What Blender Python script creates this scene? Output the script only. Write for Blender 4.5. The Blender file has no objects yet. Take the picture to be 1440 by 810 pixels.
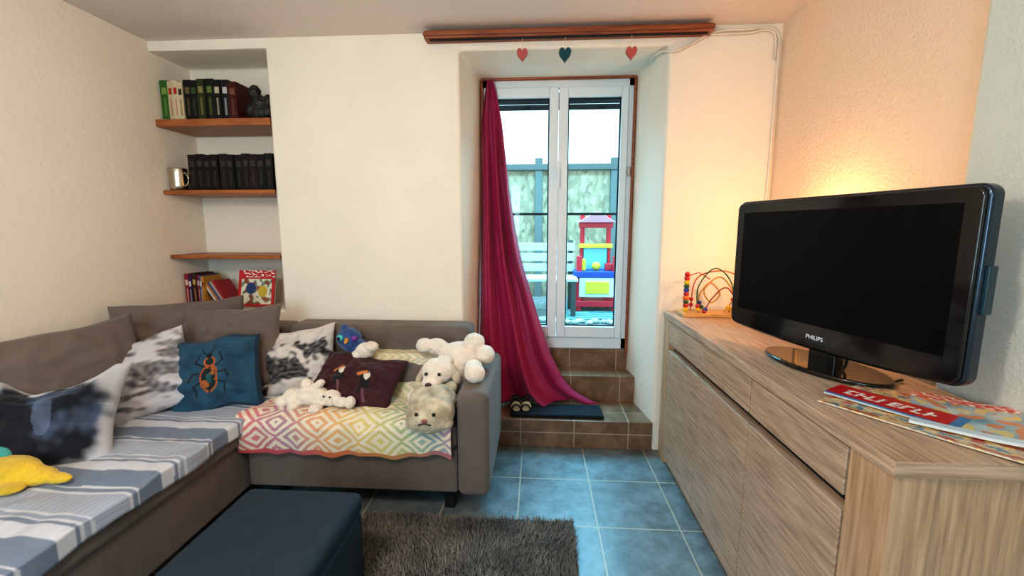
import bpy,bmesh,math,random
from mathutils import Vector,Matrix,noise,Euler
random.seed(4)
sc=bpy.context.scene
try:
    sc.view_settings.view_transform='Standard'; sc.view_settings.look='Medium High Contrast'
except Exception as e: print(e)
def L(c): 
    c=c/255.0
    return c/12.92 if c<=.04045 else ((c+.055)/1.055)**2.4
def S(r,g,b): return (L(r),L(g),L(b))
def mixc(a,b,t):
    t=max(0,min(1,t)); return tuple(a[i]*(1-t)+b[i]*t for i in range(3))
def sst(a,b,x):
    t=max(0,min(1,(x-a)/(b-a))); return t*t*(3-2*t)
def nz(x,y,z=0): return noise.noise(Vector((x,y,z)))
# ---------------- materials
def pmat(name,col=(.5,.5,.5),rough=.6,bump=0,bscale=50,bdist=.01,var=0,vscale=5,metal=0,stretch=(1,1,1),spec=.5,attr=False,sheen=0,coat=0,emit=0,trans=0,detail=4,col2=None):
    m=bpy.data.materials.new(name); m.use_nodes=True
    nt=m.node_tree; N=nt.nodes; K=nt.links
    b=N['Principled BSDF']
    b.inputs['Roughness'].default_value=rough; b.inputs['Metallic'].default_value=metal
    b.inputs['Specular IOR Level'].default_value=spec
    b.inputs['Base Color'].default_value=(*col,1)
    if sheen: b.inputs['Sheen Weight'].default_value=sheen
    if coat: b.inputs['Coat Weight'].default_value=coat; b.inputs['Coat Roughness'].default_value=.05
    if emit: b.inputs['Emission Color'].default_value=(*col,1); b.inputs['Emission Strength'].default_value=emit
    tc=N.new('ShaderNodeTexCoord'); mp=N.new('ShaderNodeMapping'); mp.inputs['Scale'].default_value=stretch
    K.new(tc.outputs['Object'],mp.inputs[0])
    src=None
    if attr:
        at=N.new('ShaderNodeAttribute'); at.attribute_name='Col'; src=at.outputs['Color']
        K.new(src,b.inputs['Base Color'])
    if var:
        n=N.new('ShaderNodeTexNoise'); n.inputs['Scale'].default_value=vscale; n.inputs['Detail'].default_value=detail
        K.new(mp.outputs[0],n.inputs['Vector'])
        r=N.new('ShaderNodeMapRange'); r.inputs[1].default_value=.3; r.inputs[2].default_value=.7
        K.new(n.outputs[0],r.inputs[0])
        mx=N.new('ShaderNodeMix'); mx.data_type='RGBA'
        K.new(r.outputs[0],mx.inputs[0])
        if src is not None:
            h=N.new('ShaderNodeMix'); h.data_type='RGBA'; h.blend_type='MULTIPLY'; h.inputs[0].default_value=1
            K.new(src,h.inputs[6]); h.inputs[7].default_value=(1-var,1-var,1-var,1)
            K.new(h.outputs[2],mx.inputs[6]); K.new(src,mx.inputs[7])
        else:
            mx.inputs[6].default_value=(*[c*(1-var) for c in col],1)
            mx.inputs[7].default_value=(*(col2 if col2 else [min(1,c*(1+var)) for c in col]),1)
        K.new(mx.outputs[2],b.inputs['Base Color'])
    if bump:
        n=N.new('ShaderNodeTexNoise'); n.inputs['Scale'].default_value=bscale; n.inputs['Detail'].default_value=3
        K.new(mp.outputs[0],n.inputs['Vector'])
        bp=N.new('ShaderNodeBump'); bp.inputs['Strength'].default_value=bump; bp.inputs['Distance'].default_value=bdist
        K.new(n.outputs[0],bp.inputs['Height']); K.new(bp.outputs[0],b.inputs['Normal'])
    return m
def tilemat(name,col,col2,mort,size,loc,rough,rot=(0,0,0)):
    m=bpy.data.materials.new(name); m.use_nodes=True
    nt=m.node_tree; N=nt.nodes; K=nt.links; b=N['Principled BSDF']
    tc=N.new('ShaderNodeTexCoord'); mp=N.new('ShaderNodeMapping'); mp.inputs['Location'].default_value=loc; mp.inputs['Rotation'].default_value=rot
    K.new(tc.outputs['Object'],mp.inputs[0])
    br=N.new('ShaderNodeTexBrick'); br.offset=0; br.squash=1
    br.inputs['Scale'].default_value=1; br.inputs['Brick Width'].default_value=size[0]; br.inputs['Row Height'].default_value=size[1]
    br.inputs['Mortar Size'].default_value=.004; br.inputs['Mortar Smooth'].default_value=.2; br.inputs['Bias'].default_value=0
    K.new(mp.outputs[0],br.inputs[0])
    n=N.new('ShaderNodeTexNoise'); n.inputs['Scale'].default_value=9; n.inputs['Detail'].default_value=10; n.inputs['Roughness'].default_value=.72
    K.new(tc.outputs['Object'],n.inputs[0])
    r=N.new('ShaderNodeMapRange'); r.inputs[1].default_value=.35; r.inputs[2].default_value=.65; K.new(n.outputs[0],r.inputs[0])
    mx=N.new('ShaderNodeMix'); mx.data_type='RGBA'; mx.inputs[6].default_value=(*col,1); mx.inputs[7].default_value=(*col2,1)
    K.new(r.outputs[0],mx.inputs[0])
    br.inputs['Mortar'].default_value=(*mort,1)
    K.new(mx.outputs[2],br.inputs['Color1']); K.new(mx.outputs[2],br.inputs['Color2'])
    K.new(br.outputs[0],b.inputs['Base Color'])
    b.inputs['Roughness'].default_value=rough
    bp=N.new('ShaderNodeBump'); bp.inputs['Strength'].default_value=.5; bp.inputs['Distance'].default_value=.004; bp.invert=True
    K.new(br.outputs['Fac'],bp.inputs['Height'])
    bp2=N.new('ShaderNodeBump'); bp2.inputs['Strength'].default_value=.3; bp2.inputs['Distance'].default_value=.004
    K.new(n.outputs[0],bp2.inputs['Height']); K.new(bp.outputs[0],bp2.inputs['Normal'])
    K.new(bp2.outputs[0],b.inputs['Normal'])
    return m
def woodmat(name,c1,c2,stretch,rough=.45,scale=6):
    m=pmat(name,c1,rough,bump=.25,bscale=scale*4,bdist=.002,var=.001,vscale=scale,stretch=stretch,detail=8,col2=c2)
    return m
M={}
M['wall']=pmat('plaster_cream',S(240,230,214),.85,bump=.32,bscale=38,bdist=.008,var=.03,vscale=2)
M['wallr']=pmat('plaster_pebbled',S(236,212,188),.8,bump=.8,bscale=95,bdist=.007)
M['pier']=pmat('plaster_cool_lit',S(206,212,204),.8,bump=.7,bscale=85,bdist=.007)  # cool light falling on the pier is tinted into its plaster colour
M['ceil']=pmat('plaster_ceiling',S(228,216,208),.9,bump=.25,bscale=30,bdist=.006)
M['sofa']=pmat('sofa_fabric',S(106,94,86),.9,bump=.4,bscale=350,bdist=.003,var=.08,vscale=12,sheen=.15)
M['cush']=pmat('cushion_fabric',S(108,95,88),.9,bump=.4,bscale=350,bdist=.003,var=.06,vscale=14,sheen=.15)
M['cloth']=pmat('printed_cloth',attr=True,rough=.85,bump=.3,bscale=300,bdist=.003,sheen=.1)
M['vc']=pmat('painted_colour',attr=True,rough=.5)
M['vcgloss']=pmat('glossy_print',attr=True,rough=.3)
M['books']=pmat('book_covers',attr=True,rough=.5,spec=.3)
M['oak']=woodmat('oak_light',S(152,124,102),S(204,176,150),(14,.8,14),.42,8)
M['oakx']=woodmat('oak_light_edge',S(158,128,104),S(206,176,148),(.8,14,14),.42,8)
M['oakv']=woodmat('oak_light_vertical',S(160,126,96),S(206,170,136),(16,16,.8),.42,6)
M['shelf']=woodmat('shelf_wood',S(136,74,34),S(184,112,60),(1,12,12),.4,5)
M['beam']=woodmat('rail_wood',S(118,56,28),S(166,94,54),(1,14,14),.45,5)
M['dark']=pmat('dark_gap',S(14,12,12),.8)
M['white']=pmat('window_white',S(222,230,234),.35)
M['blackg']=pmat('tv_gloss_black',(.004,.004,.005),.12,coat=.3)
M['screen']=pmat('tv_screen',(.003,.003,.004),.3,spec=.15)
M['silver']=pmat('silver_rim',S(60,72,84),.2,metal=.8)
M['pouf']=pmat('pouf_fabric',S(26,42,54),.8,bump=.5,bscale=220,bdist=.004,var=.15,vscale=20)
M['fur']=pmat('plush_white',S(236,222,206),.95,bump=.8,bscale=120,bdist=.01,var=.06,vscale=30,sheen=.4)
M['rug']=pmat('shag',attr=True,rough=.9)
M['leg']=pmat('black_plastic',S(18,18,20),.5)
M['mat']=pmat('doormat',S(14,22,30),.95,bump=.8,bscale=400,bdist=.004)
M['cable']=pmat('white_cable',S(225,215,200),.5)
M['brass']=pmat('steel_mug',S(190,180,165),.25,metal=1)
# ---------------- object helpers
def link(o): sc.collection.objects.link(o); return o
def grp(name,loc=(0,0,0),rz=0):
    e=bpy.data.objects.new(name,None); link(e); e.location=loc; e.rotation_euler=(0,0,rz); e.empty_display_size=.1
    return e
def P(o,par,local=False):
    if par is None: return o
    o.parent=par
    if not local:
        o.matrix_parent_inverse=(Matrix.Translation(par.location)@Matrix.Rotation(par.rotation_euler[2],4,'Z')).inverted()
    return o
def mesh(name,v,f,mat=None,par=None,local=False,smooth=False):
    me=bpy.data.meshes.new(name); me.from_pydata([tuple(q) for q in v],[],f); me.update()
    o=link(bpy.data.objects.new(name,me))
    if mat: me.materials.append(mat)
    if smooth:
        for p in me.polygons: p.use_smooth=True
    return P(o,par,local)
def bev(o,w,seg=2,ang=30):
    m=o.modifiers.new('bevel','BEVEL'); m.width=w; m.segments=seg; m.limit_method='ANGLE'; m.angle_limit=math.radians(ang)
    for p in o.data.polygons: p.use_smooth=True
    m.harden_normals=True
    return o
def box(name,x0,x1,y0,y1,z0,z1,mat,par=None,b=0,seg=2,local=False):
    v=[(x,y,z) for z in(z0,z1) for y in (y0,y1) for x in (x0,x1)]
    f=[(0,2,3,1),(4,5,7,6),(0,1,5,4),(2,6,7,3),(0,4,6,2),(1,3,7,5)]
    o=mesh(name,v,f,mat,par,local)
    if b: bev(o,b,seg)
    return o
def prism(name,pts,z0,z1,mat,par=None,b=0):
    n=len(pts); v=[(x,y,z0) for x,y in pts]+[(x,y,z1) for x,y in pts]
    f=[tuple(range(n))[::-1],tuple(range(n,2*n))]+[(i,(i+1)%n,n+(i+1)%n,n+i) for i in range(n)]
    o=mesh(name,v,f,mat,par)
    if b: bev(o,b)
    return o
class MB:
    def __init__(s): s.v=[];s.f=[];s.c=[]
    def add(s,v,f,col,Mx=None):
        o=len(s.v)
        for p in v:
            p=Vector(p)
            if Mx: p=Mx@p
            s.v.append(tuple(p)); s.c.append((*col,1))
        s.f+= [tuple(i+o for i in q) for q in f]
    def box(s,x0,x1,y0,y1,z0,z1,col,Mx=None):
        v=[(x,y,z) for z in(z0,z1) for y in (y0,y1) for x in (x0,x1)]
        s.add(v,[(0,2,3,1),(4,5,7,6),(0,1,5,4),(2,6,7,3),(0,4,6,2),(1,3,7,5)],col,Mx)
    def sph(s,c,r,col,n=12,Mx=None,sc_=(1,1,1)):
        v=[];f=[]
        for i in range(n+1):
            th=math.pi*i/n
            for j in range(n*2):
                ph=math.pi*j/n
                v.append((c[0]+r*sc_[0]*math.sin(th)*math.cos(ph),c[1]+r*sc_[1]*math.sin(th)*math.sin(ph),c[2]+r*sc_[2]*math.cos(th)))
        for i in range(n):
            for j in range(n*2):
                a=i*n*2+j; b_=i*n*2+(j+1)%(n*2); f.append((a,a+n*2,b_+n*2,b_))
        s.add(v,f,col,Mx)
    def tube(s,pts,r,col,n=8,Mx=None):
        v=[];f=[]; pts=[Vector(p) for p in pts]
        for i,p in enumerate(pts):
            d=(pts[min(i+1,len(pts)-1)]-pts[max(i-1,0)]).normalized()
            a=d.cross(Vector((0,0,1))); 
            if a.length<.05: a=d.cross(Vector((1,0,0)))
            a.normalize(); b_=d.cross(a)
            rr=r[i] if isinstance(r,(list,tuple)) else r
            for j in range(n):
                t=2*math.pi*j/n; v.append(p+a*math.cos(t)*rr+b_*math.sin(t)*rr)
        for i in range(len(pts)-1):
            for j in range(n): f.append((i*n+j,i*n+(j+1)%n,(i+1)*n+(j+1)%n,(i+1)*n+j))
        f.append(tuple(range(n))[::-1]); f.append(tuple(range((len(pts)-1)*n,len(pts)*n)))
        s.add(v,f,col,Mx)
    def build(s,name,mat,par=None,local=False,smooth=False,b=0):
        o=mesh(name,s.v,s.f,mat,par,local,smooth)
        ca=o.data.color_attributes.new('Col','FLOAT_COLOR','POINT')
        for i,c in enumerate(s.c): ca.data[i].color=c
        if b: bev(o,b,2,40)
        return o
def gridmesh(name,nx,ny,fn,cfn,mat,par=None,solid=0,local=False):
    v=[];c=[]
    for j in range(ny+1):
        for i in range(nx+1):
            s=i/nx;t=j/ny; v.append(fn(s,t)); c.append((*cfn(s,t),1))
    f=[(j*(nx+1)+i,j*(nx+1)+i+1,(j+1)*(nx+1)+i+1,(j+1)*(nx+1)+i) for j in range(ny) for i in range(nx)]
    o=mesh(name,v,f,mat,par,local,True)
    ca=o.data.color_attributes.new('Col','FLOAT_COLOR','POINT')
    for i,q in enumerate(c): ca.data[i].color=q
    if solid:
        m=o.modifiers.new('thick','SOLIDIFY'); m.thickness=solid; m.offset=-1
    return o
def pillow(name,w,h,th,loc,yaw=0,lean=0,roll=0,cfn=None,mat=None,n=90,seed=0,pinch=.07,back=None,par=None,wr=.012,tw=0,sag=0):
    v=[];c=[];f=[]; W=n+1
    bk=back if back else (cfn(-.95,-.95) if cfn else (.5,.5,.5))
    for side in (0,1):
        for j in range(W):
            for i in range(W):
                a=-1+2*i/n; b=-1+2*j/n
                pf=max(0,(1-abs(a)**2.6)*(1-abs(b)**2.6))**.5
                x=a*w/2*(1-pinch*(1-b*b)); z=b*h/2*(1-pinch*(1-a*a))
                wn=nz(a*2+seed*7,b*2+seed,side*3)*wr*2+nz(a*5+seed,b*5,seed+side)*wr
                rk=abs(math.sin(3.5*math.atan2(b,a)+seed))*.010*sst(.35,.9,max(abs(a),abs(b)))
                y=(pf*th/2+(wn-rk)*min(1,pf*1.5))*(-1 if side==0 else 1)
                y+= tw*math.sin(a*2+seed)*.03
                z+= nz(a*1.5+seed,3,seed)*.02*abs(b)
                if sag and b>0: z-=sag*b*max(0,1-a*a*1.6)
                v.append((x,y,z)); c.append(cfn(a,b) if (cfn and side==0) else bk)
    for side in (0,1):
        o=side*W*W
        for j in range(n):
            for i in range(n):
                q=(o+j*W+i,o+j*W+i+1,o+(j+1)*W+i+1,o+(j+1)*W+i)
                f.append(q if side==0 else q[::-1])
    o=mesh(name,v,f,mat or M['cloth'],None,False,True)
    ca=o.data.color_attributes.new('Col','FLOAT_COLOR','POINT')
    for i,q in enumerate(c): ca.data[i].color=(*q[:3],1)
    wl=o.modifiers.new('weld','WELD'); wl.merge_threshold=.0008
    o.matrix_world=Matrix.Translation(loc)@Matrix.Rotation(yaw,4,'Z')@Matrix.Rotation(-lean,4,'X')@Matrix.Rotation(roll,4,'Y')
    return o
tex=bpy.data.textures.new('furclouds','CLOUDS'); tex.noise_scale=.02
def blob(name,ells,mat,voxel=.006,par=None,fuzz=.006,sm=5):
    bm=bmesh.new()
    for e in ells:
        c=e[:3]; r=e[3:6]; rot=Euler(e[6]) if len(e)>6 else Euler((0,0,0))
        mx=Matrix.Translation(c)@rot.to_matrix().to_4x4()@Matrix.Diagonal((*r,1))
        bmesh.ops.create_icosphere(bm,subdivisions=3,radius=1,matrix=mx)
    me=bpy.data.meshes.new(name); bm.to_mesh(me); bm.free(); me.materials.append(mat)
    o=link(bpy.data.objects.new(name,me))
    r=o.modifiers.new('rm','REMESH'); r.mode='VOXEL'; r.voxel_size=voxel; r.use_smooth_shade=True
    s=o.modifiers.new('sm','SMOOTH'); s.iterations=sm; s.factor=.6
    if fuzz:
        d=o.modifiers.new('fz','DISPLACE'); d.texture=tex; d.strength=fuzz; d.texture_coords='LOCAL'
    return P(o,par)
def segd(px,py,ax,ay,bx,by):
    dx,dy=bx-ax,by-ay; t=max(0,min(1,((px-ax)*dx+(py-ay)*dy)/(dx*dx+dy*dy))); return math.hypot(px-ax-t*dx,py-ay-t*dy)

# ================= ROOM =================
CZ=2.43; D=2.52
floor=box('floor',-2.5,1.6,-2.2,D+.02,-.1,0,tilemat('floor_tiles',S(84,90,92),S(124,138,142),S(176,164,146),(.37,.37),(.087,-1.80+.37*6,0),.34))
ceiling=box('ceiling',-2.5,1.6,-2.2,3.2,CZ,CZ+.1,M['ceil'])
wb=box('wall_back',-2.5,1.6,D,3.1,-.1,CZ+.02,M['wall'])
def cutter(pts,z0,z1):
    return prism('cut',pts,z0,z1,None)
for c in (cutter([(-2.4,2.4),(-1.575,2.4),(-1.575,2.82),(-2.4,2.82)],.85,2.375),
          cutter([(-.457,2.4),(.71,2.4),(.705,2.52),(.63,3.02),(.63,3.3),(-.39,3.3),(-.39,3.02),(-.453,2.52)],-.2,2.335)):
    m=wb.modifiers.new('b','BOOLEAN'); m.object=c; m.operation='DIFFERENCE'; m.solver='EXACT'
    bpy.context.view_layer.objects.active=wb
    bpy.ops.object.modifier_apply(modifier='b'); bpy.data.objects.remove(c)
bev(wb,.018,3,25)
wl=box('wall_left',-2.6,-2.28,-2.2,2.9,-.1,CZ+.02,M['wall'])
wr_=prism('wall_right',[(1.29,2.56),(1.29,1.3),(1.6,1.3),(1.6,2.56)],-.1,CZ+.02,M['wallr'])
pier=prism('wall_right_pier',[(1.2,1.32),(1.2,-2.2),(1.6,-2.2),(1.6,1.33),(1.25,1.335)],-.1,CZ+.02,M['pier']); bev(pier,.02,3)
box('wall_rear',-2.6,1.6,-2.3,-2.2,-.1,CZ+.1,M['wall'])
# steps
tm=tilemat('step_tiles',S(104,76,56),S(144,112,86),S(165,148,125),(.33,.33),(.1,.0,.02),.3)
tmr=tilemat('step_tiles_riser',S(104,76,56),S(144,112,86),S(165,148,125),(.33,.5),(.1,.1,0),.3,(math.radians(90),0,0))
def wx(y,side):
    t=min(1,max(0,(y-2.52)/.5)); return -.452+.063*t if side<0 else .704-.075*t
st=grp('entry_steps',(.12,2.75,0))
def step(n,y0,y1,z0,z1):
    o=prism(n,[(wx(y0,-1),y0),(wx(y0,1),y0),(wx(y1,1),y1),(wx(y1,-1),y1)],z0,z1,tm,st)
    o.data.materials.append(tmr)
    for p in o.data.polygons:
        if abs(p.normal.z)<.5: p.material_index=1
    bev(o,.006)
step('tread_low',2.505,2.83,0,.18); step('tread_mid',2.82,3.0,.0,.36); step('tread_high',2.985,3.1,0,.50)
# ---------------- window door
W=grp('window_1',(.12,3.02,.5))
def fb(n,x0,x1,z0,z1,y0=2.995,y1=3.055,mat=None): return box(n,x0,x1,y0,y1,z0,z1,mat or M['white'],W,.006)
fb('frame_left',-.388,-.335,.5,2.33); fb('frame_right',.585,.628,.5,2.33); fb('frame_top',-.388,.628,2.275,2.33); fb('frame_bottom',-.388,.628,.5,.585)
fb('trim_wood_right',.617,.632,.45,2.335,2.965,2.996,M['beam']); fb('trim_wood_top',-.39,.632,2.322,2.336,2.965,2.996,M['beam']); fb('trim_wood_left',-.392,-.374,.5,2.335,2.965,2.996,M['beam'])
for n,x0,x1,a,b_ in (('sash_left',-.335,.128,.05,.06),('sash_right',.132,.585,.06,.045)):
    fb(n+'_stile_a',x0,x0+a,.585,2.275,2.975,3.03); fb(n+'_stile_b',x1-b_,x1,.585,2.275,2.975,3.03)
    fb(n+'_rail_top',x0+a,x1-b_,2.21,2.275,2.975,3.03); fb(n+'_rail_bottom',x0+a,x1-b_,.585,.665,2.975,3.03)
    g=M['dark']
    for q,(xa,xb,za,zb) in enumerate(((x0+a,x0+a+.008,.665,2.21),(x1-b_-.008,x1-b_,.665,2.21),(x0+a,x1-b_,.665,.673),(x0+a,x1-b_,2.202,2.21))):
        box(n+'_gasket_%d'%q,xa,xb,3.0,3.012,za,zb,g,W)
gm=bpy.data.materials.new('window_glass'); gm.use_nodes=True; nt=gm.node_tree; nt.nodes.clear()
o_=nt.nodes.new('ShaderNodeOutputMaterial'); mx=nt.nodes.new('ShaderNodeMixShader'); tr=nt.nodes.new('ShaderNodeBsdfTransparent'); gl=nt.nodes.new('ShaderNodeBsdfGlossy'); gl.inputs['Roughness'].default_value=.02
tr.inputs[0].default_value=(.62,.94,1,1)
mx.inputs[0].default_value=.05; nt.links.new(tr.outputs[0],mx.inputs[1]); nt.links.new(gl.outputs[0],mx.inputs[2]); nt.links.new(mx.outputs[0],o_.inputs[0])
for n,x0,x1 in (('glass_left',-.28,.07),('glass_right',.19,.545)):
    mesh(n,[(x0,3.008,.66),(x1,3.008,.66),(x1,3.008,2.215),(x0,3.008,2.215)],[(0,1,2,3)],gm,W)
box('handle_plate',.118,.142,2.965,2.976,1.69,1.80,M['white'],W,.004); box('handle_lever',.122,.138,2.93,2.95,1.62,1.76,M['white'],W,.006); box('handle_neck',.122,.138,2.945,2.97,1.735,1.76,M['white'],W,.004)
box('hinge_1',.59,.605,2.955,2.975,1.70,1.76,M['brass'],W,.003)
for q,x in enumerate((-.29,.19)): box('outer_rail_%d'%q,x,x+.37,3.06,3.085,1.445,1.462,M['dark'],W,.004)
for k in range(3): box('shutter_slat_%d'%k,-.33,.6,3.10,3.12,2.165+k*.04,2.20+k*.04,M['dark'],W,.004)
# ---------------- outside
osb=bpy.data.materials.new('fence_board'); osb.use_nodes=True; nt=osb.node_tree; b=nt.nodes['Principled BSDF']
tc=nt.nodes.new('ShaderNodeTexCoord'); vo=nt.nodes.new('ShaderNodeTexVoronoi'); vo.inputs['Scale'].default_value=22; mpn=nt.nodes.new('ShaderNodeMapping'); mpn.inputs['Scale'].default_value=(1,1,.6); mpn.inputs['Rotation'].default_value=(0,.6,0)
nt.links.new(tc.outputs['Object'],mpn.inputs[0]); nt.links.new(mpn.outputs[0],vo.inputs[0])
cr=nt.nodes.new('ShaderNodeValToRGB'); cr.color_ramp.elements[0].color=(*S(124,106,84),1); cr.color_ramp.elements[1].color=(*S(192,170,140),1)
nt.links.new(vo.outputs['Color'],cr.inputs[0]); nt.links.new(cr.outputs[0],b.inputs['Base Color'])
fence=grp('garden_fence',(.5,5.9,.4))
for k in range(6):
    x0=-3+k*1.0
    box('panel_%d'%k,x0+.03,x0+.97,5.9,5.93,.4,2.2,osb,fence)
    box('post_%d'%k,x0-.05,x0+.05,5.84,5.92,.4,2.28,pmat('fence_post_%d'%k,S(104,110,108),.8),fence,.01)
box('cap_rail',-3,3,5.82,5.9,2.12,2.2,pmat('fence_cap',S(96,100,98),.8),fence,.01)
box('garden_ground',-4,4,3.1,9,.3,.42,pmat('gravel',S(130,130,125),.95,bump=1,bscale=40,bdist=.03,var=.4,vscale=30))
gridmesh('outdoor_rug',60,40,lambda s,t:(.25+s*1.0,4.35+t*.9,.43+.006*nz(s*9,t*9)),lambda s,t:S(20,80,90) if (int(t*16)+int(s*3))%2 else S(110,165,165),M['cloth'],solid=.008)
T=MB(); R_=S(200,18,44); B_=S(20,60,150); Y_=S(220,200,50); Wc=S(215,220,215)
x,y,z=.66,4.95,.43
for sx in (-.2,.2):
    T.box(x+sx-.03,x+sx+.03,y-.18,y-.12,z,z+.62,R_); T.box(x+sx*.75-.025,x+sx*.75+.025,y+.05,y+.1,z,z+1.1,R_)
T.box(x-.26,x+.26,y-.2,y+.12,z+.38,z+.45,B_); T.box(x-.2,x+.2,y-.19,y-.12,z+.16,z+.38,Wc); T.box(x-.13,x+.13,y-.21,y-.18,z+.2,z+.34,Y_); T.box(x-.24,x+.24,y-.2,y+.1,z+.05,z+.12,R_)
T.box(x-.19,x+.19,y,y+.1,z+.7,z+.75,Y_); T.box(x-.15,x+.15,y+.05,y+.08,z+.45,z+.7,S(120,190,220)); T.box(x-.19,x+.19,y,y+.12,z+.93,z+.99,R_)
T.box(x-.2,x-.12,y-.1,y,z+.45,z+.58,Y_); T.box(x+.1,x+.19,y-.1,y,z+.45,z+.53,R_); T.sph((x,y-.05,z+.5),.05,Y_)
T.add([(x-.22,y-.05,z+.99),(x+.22,y-.05,z+.99),(x+.22,y+.17,z+.99),(x-.22,y+.17,z+.99),(x,y-.05,z+1.12),(x,y+.17,z+1.12)],[(0,1,4),(2,3,5),(0,4,5,3),(1,2,5,4),(0,3,2,1)],S(190,120,130))
T.build('toy_play_kitchen',M['vc'],b=.008)
T=MB()
for k in range(4): T.box(-.5,.42,4.45+k*.12,4.54+k*.12,.80,.83,S(190,198,198))
for k in range(3): T.box(-.5,.42,4.95,4.98,.86+k*.12,.95+k*.12,S(190,198,198))
for xx in (-.45,.35):
    for yy in (4.47,4.9): T.box(xx,xx+.05,yy,yy+.05,.42,.82,S(60,65,65))
    T.box(xx,xx+.05,4.97,5.02,.42,1.22,S(60,65,65))
T.build('garden_bench',M['vc'],b=.005)
T=MB()
for k in range(26): T.sph((-.1+k*.05+random.uniform(-.02,.02),4.2+random.uniform(-.06,.06),.44),random.uniform(.03,.06),S(*[random.randint(110,190)]*3),8,sc_=(1,1,.6))
T.build('garden_stones',M['vc'],smooth=True)
# ---------------- curtain rail + hearts + cable
rail=grp('curtain_rail',(.14,2.45,2.38))
box('rail_board',-.63,.905,2.44,2.519,2.372,2.412,M['beam'],rail,.006); box('rail_groove',-.60,.88,2.455,2.475,2.368,2.373,M['dark'],rail); box('rail_fascia',-.63,.905,2.425,2.44,2.38,2.40,M['beam'],rail,.004)
def heart(name,x,z,col,s=.034):
    pts=[]
    for k in range(40):
        t=2*math.pi*k/40; pts.append((16*math.sin(t)**3/16*s*.85,(13*math.cos(t)-5*math.cos(2*t)-2*math.cos(3*t)-math.cos(4*t))/16*s*1.1))
    v=[(x+a,y_,z+b_) for y_ in (2.448,2.472) for a,b_ in pts]
    n=40; f=[tuple(range(n)),tuple(range(n,2*n))[::-1]]+[(i,n+i,n+(i+1)%n,(i+1)%n) for i in range(n)]
    g=grp(name,(x,2.46,z))
    o=mesh('heart_body',v,f,pmat('felt_'+name,col,.8,bump=.4,bscale=200),g); bev(o,.008,4)
    t=MB(); t.tube([(x,2.46,z+.02),(x,2.46,2.37)],.0012,S(220,200,180)); t.build('string',M['vc'],g)
heart('hanging_heart',-.095,2.285,S(180,90,85)); heart('hanging_heart.001',.135,2.28,S(10,70,80),.038); heart('hanging_heart.002',.487,2.28,S(185,90,80))
def cable(name,pts,r=.006,mat=None):
    cu=bpy.data.curves.new(name,'CURVE'); cu.dimensions='3D'; cu.bevel_depth=r; cu.bevel_resolution=3
    sp=cu.splines.new('BEZIER'); sp.bezier_points.add(len(pts)-1)
    for p,q in zip(sp.bezier_points,pts): p.co=q; p.handle_left_type=p.handle_right_type='AUTO'
    cu.materials.append(mat or M['cable']); return link(bpy.data.objects.new(name,cu))
cable('wall_cable',[(.64,2.75,2.328),(.68,2.56,2.322),(.72,2.51,2.30),(.80,2.508,2.33),(.93,2.508,2.39),(1.1,2.508,2.40),(1.23,2.508,2.40),(1.262,2.508,2.37),(1.268,2.508,2.28),(1.27,2.508,1.9),(1.268,2.508,1.4),(1.27,2.508,.9)],.007)
cable('wall_cable.001',[(.91,2.51,2.38),(1.1,2.508,2.382),(1.235,2.508,2.384),(1.25,2.508,2.35),(1.252,2.508,2.25)],.006)
# ---------------- shelves & books
for k,(z,t) in enumerate(((1.995,.042),(1.583,.026),(1.19,.024))):
    box('wall_shelf' if k==0 else 'wall_shelf.%03d'%k,-2.28,-1.576,2.515,2.82,z-t,z,M['shelf'],None,.004)
def books(name,x0,z,specs,y=2.55,dep=.15,Mx=None):
    T=MB(); x=x0
    for w,h,col,lab in specs:
        yo=y+random.uniform(0,.012); c=.0025
        T.box(x,x+c,yo,yo+dep,z,z+h,col,Mx); T.box(x+w-c,x+w,yo,yo+dep,z,z+h,col,Mx); T.box(x,x+w,yo-.002,yo+c,z,z+h,col,Mx)
        T.box(x+c,x+w-c,yo+c,yo+dep-.005,z+.003,z+h-.004,S(150,140,120),Mx)
        if lab:
            T.box(x+.2*w,x+.8*w,yo-.0028,yo-.0015,z+h*.66,z+h*.82,lab,Mx)
            T.box(x+.36*w,x+.64*w,yo-.0028,yo-.0015,z+h*.12,z+h*.55,mixc(lab,col,.5),Mx)
        x+=w+.0005
    return T.build(name,M['books'])
bk=S(16,15,17)
books('book_row',-2.268,1.996,[(.05,.232,S(52,98,36),S(120,150,80)),(.032,.225,S(190,176,140),S(170,60,40)),(.032,.228,S(205,190,160),S(180,40,35)),(.032,.218,S(200,185,150),S(60,50,40)),(.045,.232,bk,S(110,95,60)),(.045,.225,bk,S(60,80,40)),(.045,.232,S(46,56,28),S(140,130,80)),(.05,.235,S(20,26,18),S(100,120,60)),(.045,.228,bk,S(190,180,160)),(.045,.228,S(24,24,28),S(190,190,190)),(.05,.215,S(70,20,22),S(120,80,60))])
books('book_row.001',-2.135,1.584,[(.048,.212+.004*math.sin(i*2),(S(12,11,13) if i%4 else S(30,16,20)),S(60,54,52)) for i in range(11)])
books('book_row.002',-2.262,.853,[(.026,.21,S(150,40,50),S(220,200,170)),(.022,.2,S(60,40,80),S(220,210,200)),(.03,.215,S(60,35,34),S(190,150,90)),(.022,.205,S(120,30,50),S(200,170,170)),(.012,.2,S(60,110,150),S(230,220,200)),(.016,.195,S(200,140,50),S(120,40,40))],2.58)
b2=MB()
Mx=Matrix.Translation((-2.045,2.60,.862))@Matrix.Rotation(-.55,4,'Y')
for k in range(6): b2.box(-.035+k*.014,-.023+k*.014,0,.15,0.0,.185-.006*k,(S(80,50,46),S(225,215,200),S(190,120,60),S(70,90,130),S(190,170,160),S(170,50,60))[k],Mx)
b2.build('leaning_books',M['books'],b=.001)
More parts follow.
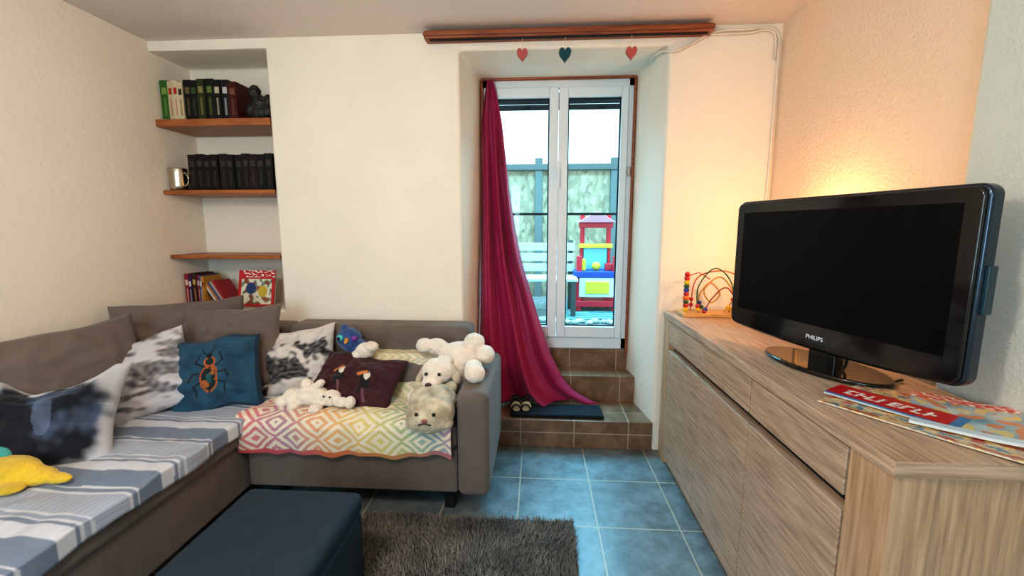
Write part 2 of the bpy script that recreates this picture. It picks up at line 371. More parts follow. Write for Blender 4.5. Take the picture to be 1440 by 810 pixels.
def comic(s,t):
    if t>.80: return S(190,18,24) if (nz(s*16,t*30)<.15 or s<.08) else S(245,235,225)
    if .08<s<.92 and .06<t<.76:
        if math.hypot((s-.35)/.14,(t-.5)/.16)<1: return S(30,60,110)
        if math.hypot((s-.68)/.13,(t-.42)/.16)<1: return S(200,170,60)
        n=nz(s*7+3,t*7+1)
        return S(225,215,195) if n>-.05 else (S(110,140,120) if n>-.25 else S(150,70,50))
    return S(185,26,30)
def sheet(name,w,h,th,cfn,Mx,n=90,curl=0):
    v=[];c=[];f=[]
    for j in range(n+1):
        for i in range(n+1):
            s=i/n;t=j/n; v.append(Mx@Vector((s*w-w/2,t*h-h/2,th+curl*(max(0,s-.6)**2+max(0,.3-t)**2)))); c.append(cfn(s,t))
    W_=n+1
    for j in range(n):
        for i in range(n): f.append((j*W_+i,j*W_+i+1,(j+1)*W_+i+1,(j+1)*W_+i))
    k=len(v); ring=[i for i in range(W_)]+[j*W_+n for j in range(1,W_)]+[n*W_+i for i in range(n-1,-1,-1)]+[j*W_ for j in range(n-1,0,-1)]
    for r in ring: v.append(Vector(v[r])-(Mx.to_3x3()@Vector((0,0,th)))); c.append(S(235,230,220))
    m=len(ring)
    for i in range(m): f.append((ring[i],k+i,k+(i+1)%m,ring[(i+1)%m]))
    f.append(tuple(range(k,k+m))[::-1])
    o=mesh(name,v,f,M['vcgloss'])
    ca=o.data.color_attributes.new('Col','FLOAT_COLOR','POINT')
    for i,q in enumerate(c): ca.data[i].color=(*q,1)
    return o
sheet('picture_book',.24,.23,.012,comic,Matrix.Translation((-1.79,2.60,.972))@Matrix.Rotation(math.radians(78),4,'X'))
def lathe(name,prof,loc,mat,par=None,n=40):
    v=[];f=[]
    for r,z in prof:
        for j in range(n): a=2*math.pi*j/n; v.append((loc[0]+r*math.cos(a),loc[1]+r*math.sin(a),loc[2]+z))
    for i in range(len(prof)-1):
        for j in range(n): f.append((i*n+j,i*n+(j+1)%n,(i+1)*n+(j+1)%n,(i+1)*n+j))
    f.append(tuple(range(n))[::-1]); f.append(tuple(range((len(prof)-1)*n,len(prof)*n)))
    return mesh(name,v,f,mat,par,False,True)
mug=grp('metal_mug',(-2.222,2.575,1.583))
lathe('mug_body',[(.044,0),(.048,.004),(.052,.03),(.049,.10),(.053,.130),(.051,.134),(.046,.128),(.043,.10),(.044,.02)],(-2.222,2.575,1.583),M['brass'],mug)
t=MB(); t.tube([(-2.175+.032*math.sin(a),2.56,1.650-.04*math.cos(a)) for a in [math.pi*k/10 for k in range(11)]],.006,S(190,180,165)); t.build('mug_handle',M['brass'],mug,smooth=True)
dk=pmat('dark_figurine_paint',S(36,34,32),.5,bump=.8,bscale=60,bdist=.01,var=.5,vscale=40)
fg=blob('dark_figurine',[(-1.68,2.60,2.035,.06,.045,.04),(-1.68,2.60,2.09,.05,.04,.055),(-1.70,2.59,2.16,.035,.03,.04),(-1.63,2.6,2.05,.045,.04,.05),(-1.625,2.6,2.10,.025,.025,.05),(-1.735,2.595,2.055,.025,.03,.04)],dk,.005,None,.012,2)

# ================= SOFA =================
SF=grp('corner_sofa',(-1.3,1.6,0))
sm=M['sofa']
box('seat_base_right',-1.38,-.365,1.83,2.47,.12,.34,sm,SF,.015); box('seat_base_chaise',-2.25,-1.395,.25,2.47,.10,.34,sm,SF,.015)
box('seat_cushion_right',-1.385,-.365,1.81,2.30,.335,.46,sm,SF,.035,4); box('seat_cushion_chaise',-2.25,-1.375,.22,2.30,.335,.46,sm,SF,.035,4)
box('arm_right',-.363,-.215,1.80,2.47,.12,.625,sm,SF,.035,4)
box('back_right',-1.42,-.37,2.285,2.48,.34,.812,sm,SF,.04,4); box('back_left',-2.26,-2.08,.25,2.48,.34,.80,sm,SF,.04,4); box('back_corner',-2.2,-1.43,2.285,2.48,.34,.80,sm,SF,.04,4)
box('lumbar_roll',-1.08,-.42,2.12,2.28,.455,.64,sm,SF,.06,5)
for k,(x,y) in enumerate(((-.42,1.92),(-1.3,1.92),(-.30,2.4),(-1.5,.4),(-2.1,.4),(-1.5,1.7))): box('leg_%d'%k,x-.025,x+.025,y-.025,y+.025,0,.125,M['leg'],SF,.004)
def loose(n,*a,**k): return pillow(n,*a,mat=M['cush'],n=50,**k)
loose('grey_back_cushion',.60,.48,.19,(-2.02,1.65,.69),yaw=math.radians(76),lean=.22,seed=1,pinch=.05,wr=.012,roll=-.03)
loose('grey_back_cushion.001',.60,.48,.19,(-1.96,2.19,.715),yaw=math.radians(36),lean=.14,seed=2,pinch=.04,wr=.012)
loose('grey_back_cushion.002',.54,.48,.18,(-1.65,2.15,.70),yaw=math.radians(2),lean=.24,seed=3,pinch=.08,roll=-.06,wr=.012)
loose('grey_back_cushion.003',.60,.42,.17,(-2.02,1.02,.65),yaw=math.radians(88),lean=.3,seed=4,pinch=.02)
# blankets
def stripes(s,t):
    y=.3+t*1.82; q=(y*1.0+.012*nz(s*3,t*3))%.34/.34
    base=S(116,130,152); lt=S(206,208,216)
    c=base
    if q<.16: c=lt
    elif q<.20: c=base
    elif q<.23: c=lt
    elif q<.28: c=S(150,160,178)
    elif q<.31: c=lt
    elif q<.62: c=mixc(S(140,152,172),S(188,193,205),.5+.5*math.sin(s*220)*.4)
    elif q<.65: c=lt
    elif q<.70: c=base
    elif q<.73: c=lt
    return mixc(c,S(160,160,165),.25*abs(nz(s*14,t*22)))
def chf(s,t):
    y=.3+t*1.82; d=s*.84; hang=.74
    n=.010*nz(s*4,t*9)+.006*nz(s*11,t*20)-.012*max(0,.25-abs(nz(s*2.2+t*3,t*5-s*2)))*2
    e=.02*nz(t*5,2)
    if d<hang: x=-2.11+d; z=.480+n*1.0
    else:
        k=(d-hang)/.1; x=-1.372+.014*min(1,k*3)+.006*math.sin(t*40); z=.478+n-(k*k)*(.07+e) if k<1 else .4
    return (x,y,max(z,.464) if d<hang else z)
gridmesh('striped_blanket',110,300,chf,stripes,M['cloth'],solid=.004)
pal=[(0,S(200,84,66)),(.12,S(205,90,110)),(.24,S(160,112,148)),(.36,S(220,140,96)),(.5,S(220,172,92)),(.62,S(208,192,104)),(.74,S(145,172,124)),(.84,S(116,152,165)),(.92,S(178,122,152)),(1.01,S(214,130,108))]
def rainbow(u):
    for (a,ca),(b_,cb) in zip(pal,pal[1:]):
        if u<=b_: return mixc(ca,cb,(u-a)/(b_-a))
    return pal[-1][1]
prof=[(1.80,.30),(1.793,.36),(1.792,.43),(1.805,.472),(1.85,.484),(1.98,.483),(2.07,.486),(2.12,.54),(2.16,.62),(2.22,.665),(2.28,.67)]
pl=[0]
for (a,b_),(c,d) in zip(prof,prof[1:]): pl.append(pl[-1]+math.hypot(c-a,d-b_))
def pr(t):
    q=t*pl[-1]
    for i in range(len(pl)-1):
        if q<=pl[i+1]+1e-9:
            k=(q-pl[i])/(pl[i+1]-pl[i]); return tuple(prof[i][j]*(1-k)+prof[i+1][j]*k for j in (0,1))
    return prof[-1]
def bf(s,t):
    y,z=pr(t); xl=-1.40+.10*sst(.25,.7,t); x=xl+s*(-.385-xl)
    r=sst(-1.14,-1.03,x)
    if z>.484: z=.484+(z-.484)*r
    n=.014*nz(s*6,t*6,2)+.009*nz(s*14,t*11)
    front=1-sst(.12,.3,t)
    y+= -front*(.008*math.sin(s*45)+.006+.01*nz(s*9,0)); z+=n+.010+ front*.03*nz(s*5,7)*(1-t*3 if t<.33 else 0)
    return (x,y,z)
def bc(s,t):
    u=s*.98; px=.19; py=.16
    w=S(226,212,190)
    col=rainbow((u*.9+.25*t)%1.0)
    if t<.46:
        a=(u/px)%1; b_=((t*pl[-1])/py)%1
        k=((abs(a-.5)+abs(b_-.5))*4.2)%1
        c=col if k<.48 else w
        c=mixc(c,w,.16)
        if t<.03: c=mixc(col,S(190,70,60),.6)
    else:
        k=(((u+.15*abs(((t*pl[-1])/.1)%1-.5))/.05))%1
        c=mixc(col,w,.35) if k<.4 else w
        c=mixc(c,S(230,215,160),.3)
    return c
gridmesh('patterned_throw_blanket',320,230,bf,bc,M['cloth'],solid=.005)
# printed pillows
def pcA(a,b):
    w=S(196,197,204); n=nz(a*1.8+2,b*1.8)+.4*nz(a*6,b*6)
    d=math.hypot(a*.80+.02,(b+.12)*.82)+.14*n
    c=mixc(S(10,15,28),S(70,84,108),sst(-.1,.7,n+.25*b+.3*abs(nz(a*8,b*3))))
    c=mixc(c,w,sst(.76,.90,d))
    if b>.1:
        m=math.hypot(a/.20,(b-1.0)/.45); c=mixc(w,c,sst(.8,1.15,m))
        c=mixc(c,w,sst(.62,.85,abs(a)*.7+b*.4+.15*n))
    if math.hypot((a-.18)/.13,(b+.05)/.42)<1+.3*n: c=mixc(c,S(120,136,164),.35)
    return c
def pcB(a,b):
    w=S(198,194,197); n=nz(a*1.6+5,b*3.5+a*1.5)+.5*nz(a*5,b*9)
    g=sst(-.1,.35,n+.46-.7*abs(b-.3*a)); return mixc(w,S(44,41,46),g*(.7+.3*nz(a*9,b*9)))
def pcC(a,b):
    c=mixc(S(24,62,84),S(34,80,104),nz(a*3,b*3)+.5)
    if max(abs(a),abs(b))>.93: c=S(16,44,62)
    for sgn in (-1,1):
        for (x1,y1,x2,y2,x3,y3) in ((.12,.2,.3,.34,.24,.52),(.16,.02,.36,.05,.42,-.16),(.14,-.2,.32,-.3,.30,-.58)):
            if min(segd(a*sgn,b,x1,y1,x2,y2),segd(a*sgn,b,x2,y2,x3,y3))<.02: c=S(14,18,22)
        if segd(a*sgn,b,.05,.52,.16,.72)<.013: c=S(14,18,22)
    e=math.hypot(a/.19,(b+.12)/.40); h=math.hypot(a/.13,(b-.34)/.14); hd=math.hypot(a/.07,(b-.50)/.07)
    if e<1:
        c=S(160,86,44) if e>.84 else (S(16,34,36) if nz(a*6,b*8)<.25 else S(160,92,44))
        if abs(a)<.015: c=S(15,15,18)
        if e<.35: c=S(20,80,84)
    if h<1: c=S(20,40,42) if h<.7 else S(180,90,40)
    if hd<1: c=S(12,14,18)
    return c
def pcD(a,b):
    w=S(208,198,190); n=nz(a*2+1,b*1.8+8)+.45*nz(a*6,b*6)
    g=sst(-.12,.22,n+.48-.6*math.hypot(a+.35,b+.15)); c=mixc(w,mixc(S(30,27,28),S(110,104,104),nz(a*7,b*12)+.35),g)
    if b>.6: c=mixc(c,w,.7)
    return c
def pcE(a,b):
    c=mixc(S(50,12,20),S(68,18,28),nz(a*8,b*8)+.5)
    for cx,cy,sg in ((-.3,.0,1),(.35,-.05,1)):
        x=(a-cx)*sg; y=b-cy
        if math.hypot((x+.02)/.11,(y+.15)/.38)<1: c=S(18,16,20)
        if math.hypot((x+.0)/.07,(y-.08)/.15)<1: c=S(215,205,185)
        if segd(x,y,-.02,.2,-.2,.06)<.05: c=S(200,120,60)
        if segd(x,y,.03,-.4,.10,-.75)<.035: c=S(110,70,80)
        if math.hypot(x-.01,(y-.2)*.7)<.02: c=S(20,60,110)
    return c
pillow('yak_print_pillow',.45,.44,.22,(-1.905,1.47,.615),yaw=math.radians(30),lean=.66,roll=.05,cfn=pcA,seed=11,pinch=.13,tw=1,back=S(190,190,195),sag=.11,n=130)
pillow('feather_print_pillow',.47,.40,.17,(-1.89,1.84,.64),yaw=math.radians(30),lean=.5,roll=-.33,cfn=pcB,seed=12,pinch=.10,back=S(190,190,195),n=130)
pillow('beetle_print_pillow',.42,.37,.15,(-1.60,1.96,.632),yaw=math.radians(14),lean=.34,roll=-.10,cfn=pcC,seed=13,pinch=.06,n=150)
pillow('horse_print_pillow',.42,.37,.15,(-1.30,2.17,.635),yaw=math.radians(8),lean=.40,roll=-.14,cfn=pcD,seed=14,pinch=.10,back=S(200,195,190),n=130)
pillow('toucan_print_pillow',.46,.29,.12,(-.92,2.05,.585),yaw=math.radians(-4),lean=.85,roll=.12,cfn=pcE,seed=15,pinch=.05,n=140)
# plush toys
def eyes(par,pts,r=.007,col=(10,10,12),name='eyes'):
    t=MB()
    for p in pts: t.sph(p,r,S(*col),8)
    t.build(name,M['vcgloss'],par,smooth=True)
earm=pmat('plush_cream_ear',S(206,184,158),.95,bump=.8,bscale=120,bdist=.01,sheen=.3)
g=grp('plush_dog',(-.42,2.08,.63))
blob('dog_body',[(-.40,2.15,.69,.12,.10,.075),(-.44,2.08,.60,.09,.09,.10),
 (-.33,2.16,.765,.055,.05,.045),(-.27,2.14,.70,.05,.06,.05),(-.53,2.16,.735,.06,.045,.045),(-.59,2.14,.745,.045,.04,.040)],M['fur'],.005,g,.006,3)
blob('dog_head',[(-.485,1.985,.66,.078,.070,.066),(-.50,1.925,.625,.048,.050,.040),(-.50,1.895,.620,.034,.030,.028),(-.46,2.02,.70,.04,.04,.03)],M['fur'],.005,g,.004,3)
blob('dog_ear_left',[(-.562,2.005,.645,.020,.034,.058,(0,.45,0)),(-.578,2.0,.605,.022,.032,.035)],earm,.004,g,.003,3)
blob('dog_ear_right',[(-.412,1.995,.655,.020,.034,.058,(0,-.5,0)),(-.392,1.985,.625,.022,.032,.035)],earm,.004,g,.003,3)
blob('dog_paw_right',[(-.315,2.02,.668,.045,.07,.040),(-.295,1.94,.668,.050,.048,.045)],M['fur'],.005,g,.005,3)
blob('dog_paw_left',[(-.56,2.02,.55,.045,.08,.05),(-.58,1.955,.535,.05,.05,.05)],M['fur'],.005,g,.005,3)
eyes(g,[(-.525,1.917,.668),(-.462,1.915,.668)],.0085); t=MB(); t.sph((-.503,1.868,.632),.013,S(50,34,34),8,sc_=(1.3,.7,.9)); t.tube([(-.525,1.874,.608),(-.503,1.868,.602),(-.481,1.874,.608)],.002,S(60,40,35)); t.build('nose',M['vc'],g,smooth=True)
g=grp('plush_bunny',(-1.1,1.97,.5))
blob('bunny_body',[(-1.11,1.95,.535,.09,.06,.048),(-1.0,1.925,.535,.05,.045,.040),(-.935,1.90,.525,.04,.03,.024),(-1.20,1.94,.53,.045,.05,.045),(-1.24,1.92,.515,.035,.035,.03),(-1.07,1.95,.592,.035,.03,.02,(0,-.6,0)),(-1.17,1.90,.505,.03,.045,.022),(-1.05,1.87,.505,.03,.045,.022),(-1.13,1.95,.585,.03,.03,.035),(-.89,1.89,.53,.025,.03,.03)],M['fur'],.005,g,.006,3)
eyes(g,[(-.985,1.885,.555),(-1.015,1.885,.558)],.005)
tf=pmat('plush_tan',S(170,150,120),.95,bump=.6,bscale=110,bdist=.008,var=.45,vscale=16,sheen=.3,col2=S(216,202,174))
g=grp('plush_cat_pillow',(-.47,1.86,.55))
blob('cat_body',[(-.485,1.88,.555,.115,.10,.078),(-.475,1.80,.535,.11,.075,.078),(-.485,1.765,.515,.095,.05,.068),(-.565,1.93,.60,.03,.02,.03),(-.41,1.935,.60,.03,.02,.03),(-.555,1.775,.49,.03,.04,.025),(-.40,1.785,.49,.03,.04,.025)],tf,.006,g,.004)
eyes(g,[(-.52,1.722,.555),(-.445,1.724,.555)],.008); t=MB(); t.sph((-.483,1.712,.53),.011,S(150,90,80),8,sc_=(1.3,.6,.8)); t.tube([(-.51,1.716,.51),(-.483,1.712,.518),(-.456,1.716,.51)],.003,S(60,40,35)); t.build('nose',M['vc'],g,smooth=True)
bl=pmat('plush_blue',S(20,70,120),.9,bump=.6,bscale=120,var=.4,vscale=25,sheen=.3,col2=S(60,90,150))
g=grp('plush_bird',(-1.0,2.2,.72))
blob('bird_head',[(-1.02,2.2,.76,.068,.06,.062),(-.975,2.18,.72,.07,.05,.045),(-1.045,2.2,.82,.02,.02,.02)],bl,.005,g,.004)
blob('bird_belly',[(-.92,2.16,.705,.055,.045,.045),(-.88,2.15,.73,.04,.035,.03),(-.955,2.14,.685,.03,.03,.03)],M['fur'],.005,g,.005)
t=MB(); t.tube([(-1.01,2.15,.765),(-1.005,2.11,.755)],[.016,.002],S(230,160,50)); t.sph((-1.045,2.147,.775),.018,S(60,190,190),8); t.sph((-1.047,2.133,.775),.010,S(10,10,10),8); t.sph((-.97,2.147,.775),.016,S(120,60,150),8); t.build('bird_face',M['vc'],g,smooth=True)
ym=pmat('plush_yellow',S(222,184,50),.9,bump=.5,bscale=120,var=.2,vscale=20,sheen=.3)
g=grp('plush_parrot',(-1.8,1.3,.52))
blob('parrot_body',[(-1.83,1.27,.52,.11,.065,.045),(-1.74,1.275,.50,.08,.045,.03),(-1.66,1.275,.495,.06,.024,.018),(-1.76,1.21,.495,.06,.035,.018),(-1.90,1.28,.54,.06,.055,.05)],ym,.006,g,.004)
blob('parrot_wing',[(-1.89,1.29,.578,.05,.045,.025,(0,.4,0)),(-1.94,1.27,.59,.045,.04,.03)],pmat('plush_teal',S(80,170,165),.9,bump=.4,bscale=100),.005,g,.003)
# pouf
g=grp('footstool',(-.85,1.19,0))
box('footstool_body',-1.06,-.634,.975,1.405,.03,.33,M['pouf'],g,.02,3); box('footstool_lid',-1.065,-.629,.97,1.41,.325,.405,M['pouf'],g,.03,4)
for k,(x,y) in enumerate(((-1.03,1.0),(-.66,1.0),(-1.03,1.37),(-.66,1.37))): box('foot_%d'%k,x-.02,x+.02,y-.02,y+.02,0,.035,M['leg'],g,.004)
# rug
v=[];f=[];c=[]
def rc(x,y): return mixc(S(92,90,88),S(172,165,156),nz(x*6,y*6)*.9+.5)
def blades(x0,x1,y0,y1,nb):
    for k in range(nb):
        x=random.uniform(x0,x1); y=random.uniform(y0,y1); h=random.uniform(.022,.04); a=random.uniform(0,6.28)+nz(x*5,y*5)*2; w=.0022
        dx,dy=math.cos(a),math.sin(a); l=random.uniform(.006,.022)
        bx,by=nz(x*4,y*4,1)*.018,nz(x*4,y*4,9)*.018
        i=len(v)
        v.extend([(x-dy*w,y+dx*w,.012),(x+dy*w,y-dx*w,.012),(x+dx*l*.5+dy*w*.8+bx*.5,y+dy*l*.5-dx*w*.8+by*.5,h*.7),(x+dx*l*.5-dy*w*.8+bx*.5,y+dy*l*.5+dx*w*.8+by*.5,h*.7),(x+dx*l+bx,y+dy*l+by,h)])
        f.extend([(i,i+1,i+2,i+3),(i+3,i+2,i+4)])
        q=mixc(rc(x,y),(0.05,.045,.04),random.uniform(0,.4)); c.extend([(*q,1)]*5)
def slab(x0,x1,y0,y1):
    i=len(v)
    for zz in (.002,.014):
        for p in ((x0,y0),(x1,y0),(x1,y1),(x0,y1)): v.append((*p,zz)); c.append((*S(90,86,80),1))
    f.extend([(i+3,i+2,i+1,i),(i+4,i+5,i+6,i+7),(i,i+1,i+5,i+4),(i+1,i+2,i+6,i+5),(i+2,i+3,i+7,i+6),(i+3,i,i+4,i+7)])
blades(-.61,.17,.6,1.81,44000); blades(-.80,-.61,1.43,1.81,4500)
slab(-.61,.17,.6,1.81); slab(-.80,-.61,1.43,1.81)
o=mesh('shag_rug',v,f,M['rug']); ca=o.data.color_attributes.new('Col','FLOAT_COLOR','POINT'); ca.data.foreach_set('color',[q for t_ in c for q in t_])
# ================= CURTAIN
kf=[(2.315,-.345,-.308,2.955),(2.24,-.360,-.285,2.95),(2.05,-.384,-.248,2.94),(1.6,-.386,-.198,2.93),(1.35,-.388,-.16,2.91),(1.12,-.392,-.11,2.88),(.8,-.398,-.01,2.84),(.51,-.402,.09,2.785),(.36,-.402,.17,2.765),(.27,-.402,.24,2.755),(.205,-.402,.34,2.745)]
def cf(s,t):
    z=2.315-(2.315-.206)*t
    for A,B in zip(kf,kf[1:]):
        if z>=B[0]-1e-6 or B is kf[-1]:
            k=max(0,min(1,(A[0]-z)/(A[0]-B[0]))); xl,xr,yc=[A[i]*(1-k)+B[i]*k for i in (1,2,3)]; break
    s2=s+.05*math.sin(s*9+t*4)*s*(1-s)
    x=xl+(xr-xl)*s2
    amp=.010+.036*sst(0,.5,t); amp*=.8+.7*nz(s*3,t*2)
    y=yc+amp*math.sin(2*math.pi*2.7*s+1.6*math.sin(t*2.5)+.6*s*t)+.3*amp*math.sin(2*math.pi*6.1*s+2*t)+.014*nz(s*5,t*7)
    zz=z+.012*nz(s*9,t*3)*t
    if t>.93:
        k=(t-.93)/.07; y-=.035*k*(.5+.5*math.sin(s*14)); x+=.07*k*k*s*s; zz=max(zz,.19+.022*(.5+.5*math.sin(s*22+k*2))*(1-.4*k))
    return (x,min(y,2.965 if z>.5 else (2.975 if z>.37 else 2.81)),max(zz,.188))
cm=pmat('curtain_cloth',S(152,8,72),.6,bump=.25,bscale=260,bdist=.002,sheen=.1)
cur=gridmesh('magenta_curtain',240,200,cf,lambda s,t:(1,1,1),cm,solid=.003)
# mat + sandals
box('door_mat',-.165,.415,2.53,2.70,.181,.205,M['mat'],None,.008)
def sandal(name,x,y,rz):
    g=grp(name,(x,y,.206),rz); t=MB()
    n=24; sole=[]
    for k in range(n):
        a=2*math.pi*k/n; yy=-.075*math.cos(a); xx=.028*math.sin(a)*(1+.18*math.cos(a))
        sole.append((xx,yy))
    for z0,z1,cc in ((0,.008,S(20,20,22)),(.008,.014,S(190,170,130))):
        v=[(a,b,z0) for a,b in sole]+[(a,b,z1) for a,b in sole]
        t.add(v,[tuple(range(n))[::-1],tuple(range(n,2*n))]+[(i,(i+1)%n,n+(i+1)%n,n+i) for i in range(n)],cc)
    for yy,hh,cc in ((-.045,.028,S(25,25,28)),(-.02,.034,S(210,190,150)),(.045,.045,S(25,25,28))):
        t.tube([(.027*math.cos(a),yy+.0,.010+hh*math.sin(a)) for a in [math.pi*k/12 for k in range(13)]],.006,cc)
    t.tube([(.026,.0,.03),(.027,.045,.05),(.02,.07,.052),(0,.078,.052),(-.02,.07,.052),(-.027,.045,.05),(-.026,.0,.03)],.006,S(25,25,28))
    t.build('sandal_mesh',M['vc'],g,local=True,smooth=False)
sandal('child_sandal',-.135,2.62,.1); sandal('child_sandal.001',-.065,2.625,-.12)
# ================= SIDEBOARD
SB=grp('sideboard',(.96,1.66,0))
X0,X1,Y0,Y1,ZT=.725,1.185,.852,2.47,.883
box('top_slab',X0,X1,Y0+.002,Y1,ZT-.035,ZT,M['oak'],SB,.002); box('slab_edge_band',X0+.001,X1,Y0,Y0+.004,ZT-.034,ZT-.001,M['oakx'],SB,.001)
box('carcass',X0+.045,X1-.005,Y0+.03,Y1-.02,.03,ZT-.036,M['dark'],SB)
box('side_panel_near',X0+.095,X1-.005,Y0+.012,Y0+.035,.0,ZT-.035,M['oakv'],SB,.002)
box('post_near',X0+.006,X0+.094,Y0+.006,.982,.0,ZT-.035,M['oakv'],SB,.003)
box('post_far',X0+.006,X0+.06,2.375,Y1-.004,.0,ZT-.035,M['oakv'],SB,.003)
box('side_panel_far',X0+.06,X1-.005,Y1-.03,Y1-.01,.0,ZT-.035,M['oakv'],SB,.002)
yb=[.986,1.45,1.91,2.372]
for k in range(3):
    a,b_=yb[k]+.004,yb[k+1]-.004
    box('drawer_%d'%k,X0+.006,X0+.045,a,b_,.718,ZT-.042,M['oak'],SB,.003)
    box('door_leaf_%d'%k,X0+.006,X0+.045,a,b_,.045,.68,M['oak'],SB,.003)
box('plinth',X0+.03,X0+.05,.98,2.4,0,.04,M['oakv'],SB)
# ================= TV
phi=math.atan2(-.96,.28)
TV=grp('television',(.95,1.46,ZT),phi)
def rrp(name,w,z0,z1,r,y0,y1,mat,sag=0,bv=.006,inset=0):
    pts=[]
    hw=w/2
    for cx,cz,a0 in ((hw-r,z1-r,0),(-hw+r,z1-r,90),(-hw+r,z0+r,180),(hw-r,z0+r,270)):
        for k in range(9):
            a=math.radians(a0+90*k/8); pts.append((cx+r*math.cos(a),cz+r*math.sin(a)))
    out=[]
    for i,p in enumerate(pts):
        out.append(p); q=pts[(i+1)%len(pts)]
        if abs(q[0]-p[0])>.3 and p[1]<(z0+z1)/2:
            for k in range(1,20): out.append((p[0]+(q[0]-p[0])*k/20,p[1]))
    pts=[(x,z-(sag*(1-(x/hw)**2) if z<(z0+z1)/2 else 0)) for x,z in out]
    n=len(pts); v=[(x,y0,z) for x,z in pts]+[(x,y1,z) for x,z in pts]
    f=[tuple(range(n)),tuple(range(n,2*n))[::-1]]+[(i,n+i,n+(i+1)%n,(i+1)%n) for i in range(n)]
    o=mesh(name,v,f,mat,TV,True); bev(o,bv,3,40); return o
rrp('rim',.80,.075,.575,.03,-.012,.030,M['silver'],.018,.008)
rrp('bezel',.785,.082,.568,.026,-.024,.0,M['blackg'],.018,.006)
rrp('back_shell',.70,.11,.53,.05,.03,.085,M['leg'],0,.02)
mesh('screen',[(-.355,-.0245,.145),(.355,-.0245,.145),(.355,-.0245,.53),(-.355,-.0245,.53)],[(0,1,2,3)],M['screen'],TV,True)
box('neck',-.05,.05,.01,.05,.01,.12,M['blackg'],TV,.008,2,True)
n=48; v=[(.215*math.cos(2*math.pi*k/n),.02+.115*math.sin(2*math.pi*k/n),z) for z in (.001,.016) for k in range(n)]
o=mesh('stand_plate',v,[tuple(range(n))[::-1],tuple(range(n,2*n))]+[(i,(i+1)%n,n+(i+1)%n,n+i) for i in range(n)],M['blackg'],TV,True); bev(o,.006,3)
tx=bpy.data.curves.new('logo','FONT'); tx.body='PHILIPS'; tx.size=.020; tx.extrude=.0003; tx.align_x='CENTER'
to=link(bpy.data.objects.new('logo_text',tx)); to.parent=TV; to.location=(0,-.0255,.098); to.rotation_euler=(math.pi/2,0,0); tx.materials.append(pmat('logo_silver',S(210,215,220),.4,emit=.2))
box('side_controls',.392,.408,.0,.028,.26,.38,pmat('teal_plastic',S(24,56,68),.3),TV,.004,2,True)
cable('tv_cable',[(.99,1.43,1.0),(1.0,1.40,.93),(.97,1.36,.892),(1.03,1.30,.890),(1.12,1.33,.89)],.004,M['leg'])
# table lamp behind TV, unseen, assumed from its glow on the wall
LX,LY=1.155,1.93
LG=grp('table_lamp',(LX,LY,ZT))
lathe('lamp_base',[(.06,0),(.06,.012),(.012,.02),(.010,.30)],(LX,LY,ZT),M['brass'],LG)
lathe('lamp_shade',[(.02,.30),(.055,.32),(.06,.36),(.05,.37),(.052,.36),(.047,.323),(.02,.31)],(LX,LY,ZT),pmat('opal_glass',S(255,190,120),.4,emit=3),LG)
# bead maze
g=grp('bead_maze_toy',(.93,2.34,ZT))
box('maze_base',.775,1.085,2.28,2.40,ZT,ZT+.022,woodmat('toy_wood',S(190,140,80),S(225,180,120),(1,9,9)),g,.006)
t=MB(); cols=[S(185,30,30),S(225,180,30),S(30,90,50),S(30,60,140),S(220,100,30)]
def arc(pts,n=60):
    out=[]
    P_=[Vector(p) for p in pts]; P_=[P_[0]]+P_+[P_[-1]]
    m=len(P_)-3
    for i in range(n+1):
        u=i/n*m; k=min(int(u),m-1); q=u-k; a,b_,c_,d=P_[k:k+4]
        out.append(.5*((2*b_)+(-a+c_)*q+(2*a-5*b_+4*c_-d)*q*q+(-a+3*b_-3*c_+d)*q**3))
    return out
z=ZT+.02
wires=[([(.86,2.31,z),(.85,2.30,z+.14),(.93,2.30,z+.24),(1.02,2.31,z+.17),(1.06,2.31,z)],S(40,80,50)),
([(.84,2.37,z),(.86,2.37,z+.17),(.96,2.36,z+.22),(1.06,2.35,z+.20),(1.085,2.34,z+.10),(1.03,2.34,z)],S(180,80,30)),
([(.90,2.34,z),(.87,2.34,z+.08),(.92,2.33,z+.16),(.98,2.34,z+.10),(.94,2.35,z+.05),(.90,2.35,z+.12),(.98,2.34,z+.19),(1.05,2.33,z+.09),(1.0,2.33,z)],S(190,130,30)),
([(.88,2.29,z),(.92,2.29,z+.08),(.99,2.29,z+.14),(1.05,2.29,z+.06),(1.06,2.29,z)],S(140,50,30))]
for w,cc in wires:
    pts=arc(w); t.tube(pts,.0036,cc)
    for k in (3,5,54,57): t.sph(pts[k],.0115,random.choice(cols),8)
t.tube([(.80,2.33,z),(.80,2.33,z+.20)],.004,S(190,150,90))
for k,cc in enumerate([1,0,2,4,0,3,2,1,0]): t.sph((.80,2.33,z+.015+k*.021),.0145 if k!=3 else .018,cols[cc],10)
t.sph((.80,2.33,z+.205),.014,cols[0],10); t.tube([(.785,2.325,z+.19),(.86,2.33,z+.215),(.92,2.33,z+.18)],.003,S(190,60,50))
t.build('wires_and_beads',M['vcgloss'],g,smooth=True)
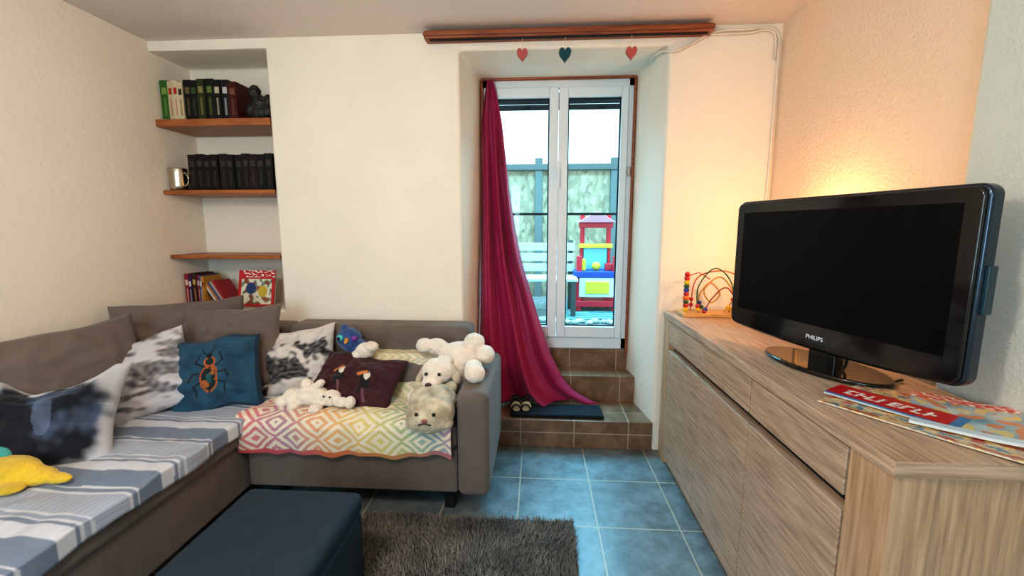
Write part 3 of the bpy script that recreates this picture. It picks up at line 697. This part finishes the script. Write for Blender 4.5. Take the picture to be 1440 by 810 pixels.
# magazines
def mg1(s,t):
    n=nz(s*13+3,t*13); q=nz(s*27+1,t*27,4); c=mixc(S(215,195,150),S(160,110,75),q+.4)
    if n>.22: c=S(170,70,52)
    if n<-.25: c=S(74,118,144)
    if q>.34: c=S(225,195,100)
    if abs(s-.5)<.008: c=S(120,100,80)
    return c
def mg2(s,t):
    c=S(190,22,30)
    if t<.1 or s>.93: c=S(60,120,170)
    if .3<t<.72 and .12<s<.82:
        ph=(s-.12-(t-.3)*.06)/.088; q=ph%1; k=int(ph); yy=(t-.3)/.42
        if q<.30: c=S(236,230,224)
        elif q<.8 and ((k*7)%5 in (0,3) and yy>.78 or (k*3)%4 in (0,2) and yy<.22 or (k%3==1 and abs(yy-.5)<.12)): c=S(236,230,224)
    return c
def mg3(s,t):
    c=mixc(S(72,138,165),S(195,206,208),nz(s*4,t*4)+.5)
    n=nz(s*7+2,t*7+6)
    if n>.2: c=S(205,130,84)
    if n<-.25: c=S(215,195,125)
    if t>.82: c=S(206,60,50) if nz(s*18,t*30)<.1 else S(230,225,215)
    if t<.12: c=S(200,215,225)
    return c
def rz(a): return Matrix.Rotation(math.radians(a),4,'Z')
sheet('comic_magazine',.40,.27,.004,mg1,Matrix.Translation((.985,1.065,ZT+.001))@rz(-56),curl=.02)
sheet('comic_magazine.001',.20,.27,.007,mg3,Matrix.Translation((1.05,1.06,ZT+.006))@rz(-40),curl=.03)
sheet('comic_magazine.002',.27,.10,.006,mg2,Matrix.Translation((.925,1.12,ZT+.008))@rz(-56))
# ================= LIGHTS
def lamp(n,typ,loc,e,col,size=.3,rot=None,sy=None):
    l=bpy.data.lights.new(n,typ); l.energy=e; l.color=col
    if typ=='AREA':
        l.size=size
        if sy: l.shape='RECTANGLE'; l.size_y=sy
    else: l.shadow_soft_size=size
    o=link(bpy.data.objects.new(n,l)); o.location=loc
    if rot: o.rotation_euler=rot
    return o
def aim(o,t): o.rotation_euler=(Vector(t)-o.location).to_track_quat('-Z','Y').to_euler()
lamp('room_fill_light','POINT',(-.7,.3,1.95),46,(1,.87,.73),.12)  # added warm fill light, out of view and without a fitting
lamp('table_lamp_bulb','POINT',(LX,LY,ZT+.42),10,(1,.52,.20),.03)
o=lamp('added_rear_cool_fill','AREA',(-1.0,-2.0,1.5),48,(.52,.80,1),1.3); aim(o,(-.6,1.5,.6))  # added cool fill for an assumed, unmodelled window; the rear wall is solid
o=lamp('added_garden_light','AREA',(.3,4.3,3.4),440,(.28,.72,1),2.0); aim(o,(.15,2.2,.2))  # added area light above the view, strengthening sky light through the door
wd=bpy.data.worlds.new('sky'); sc.world=wd; wd.use_nodes=True
bg=wd.node_tree.nodes['Background']; bg.inputs[0].default_value=(.84,.96,1,1); bg.inputs[1].default_value=2.5
# ================= CAMERA
cd=bpy.data.cameras.new('camera'); cd.lens=15; cd.sensor_width=36; cd.clip_start=.02
co=link(bpy.data.objects.new('camera',cd)); co.location=(0,0,1.35); co.rotation_euler=(math.radians(90-7.9),0,math.radians(3.5)); sc.camera=co
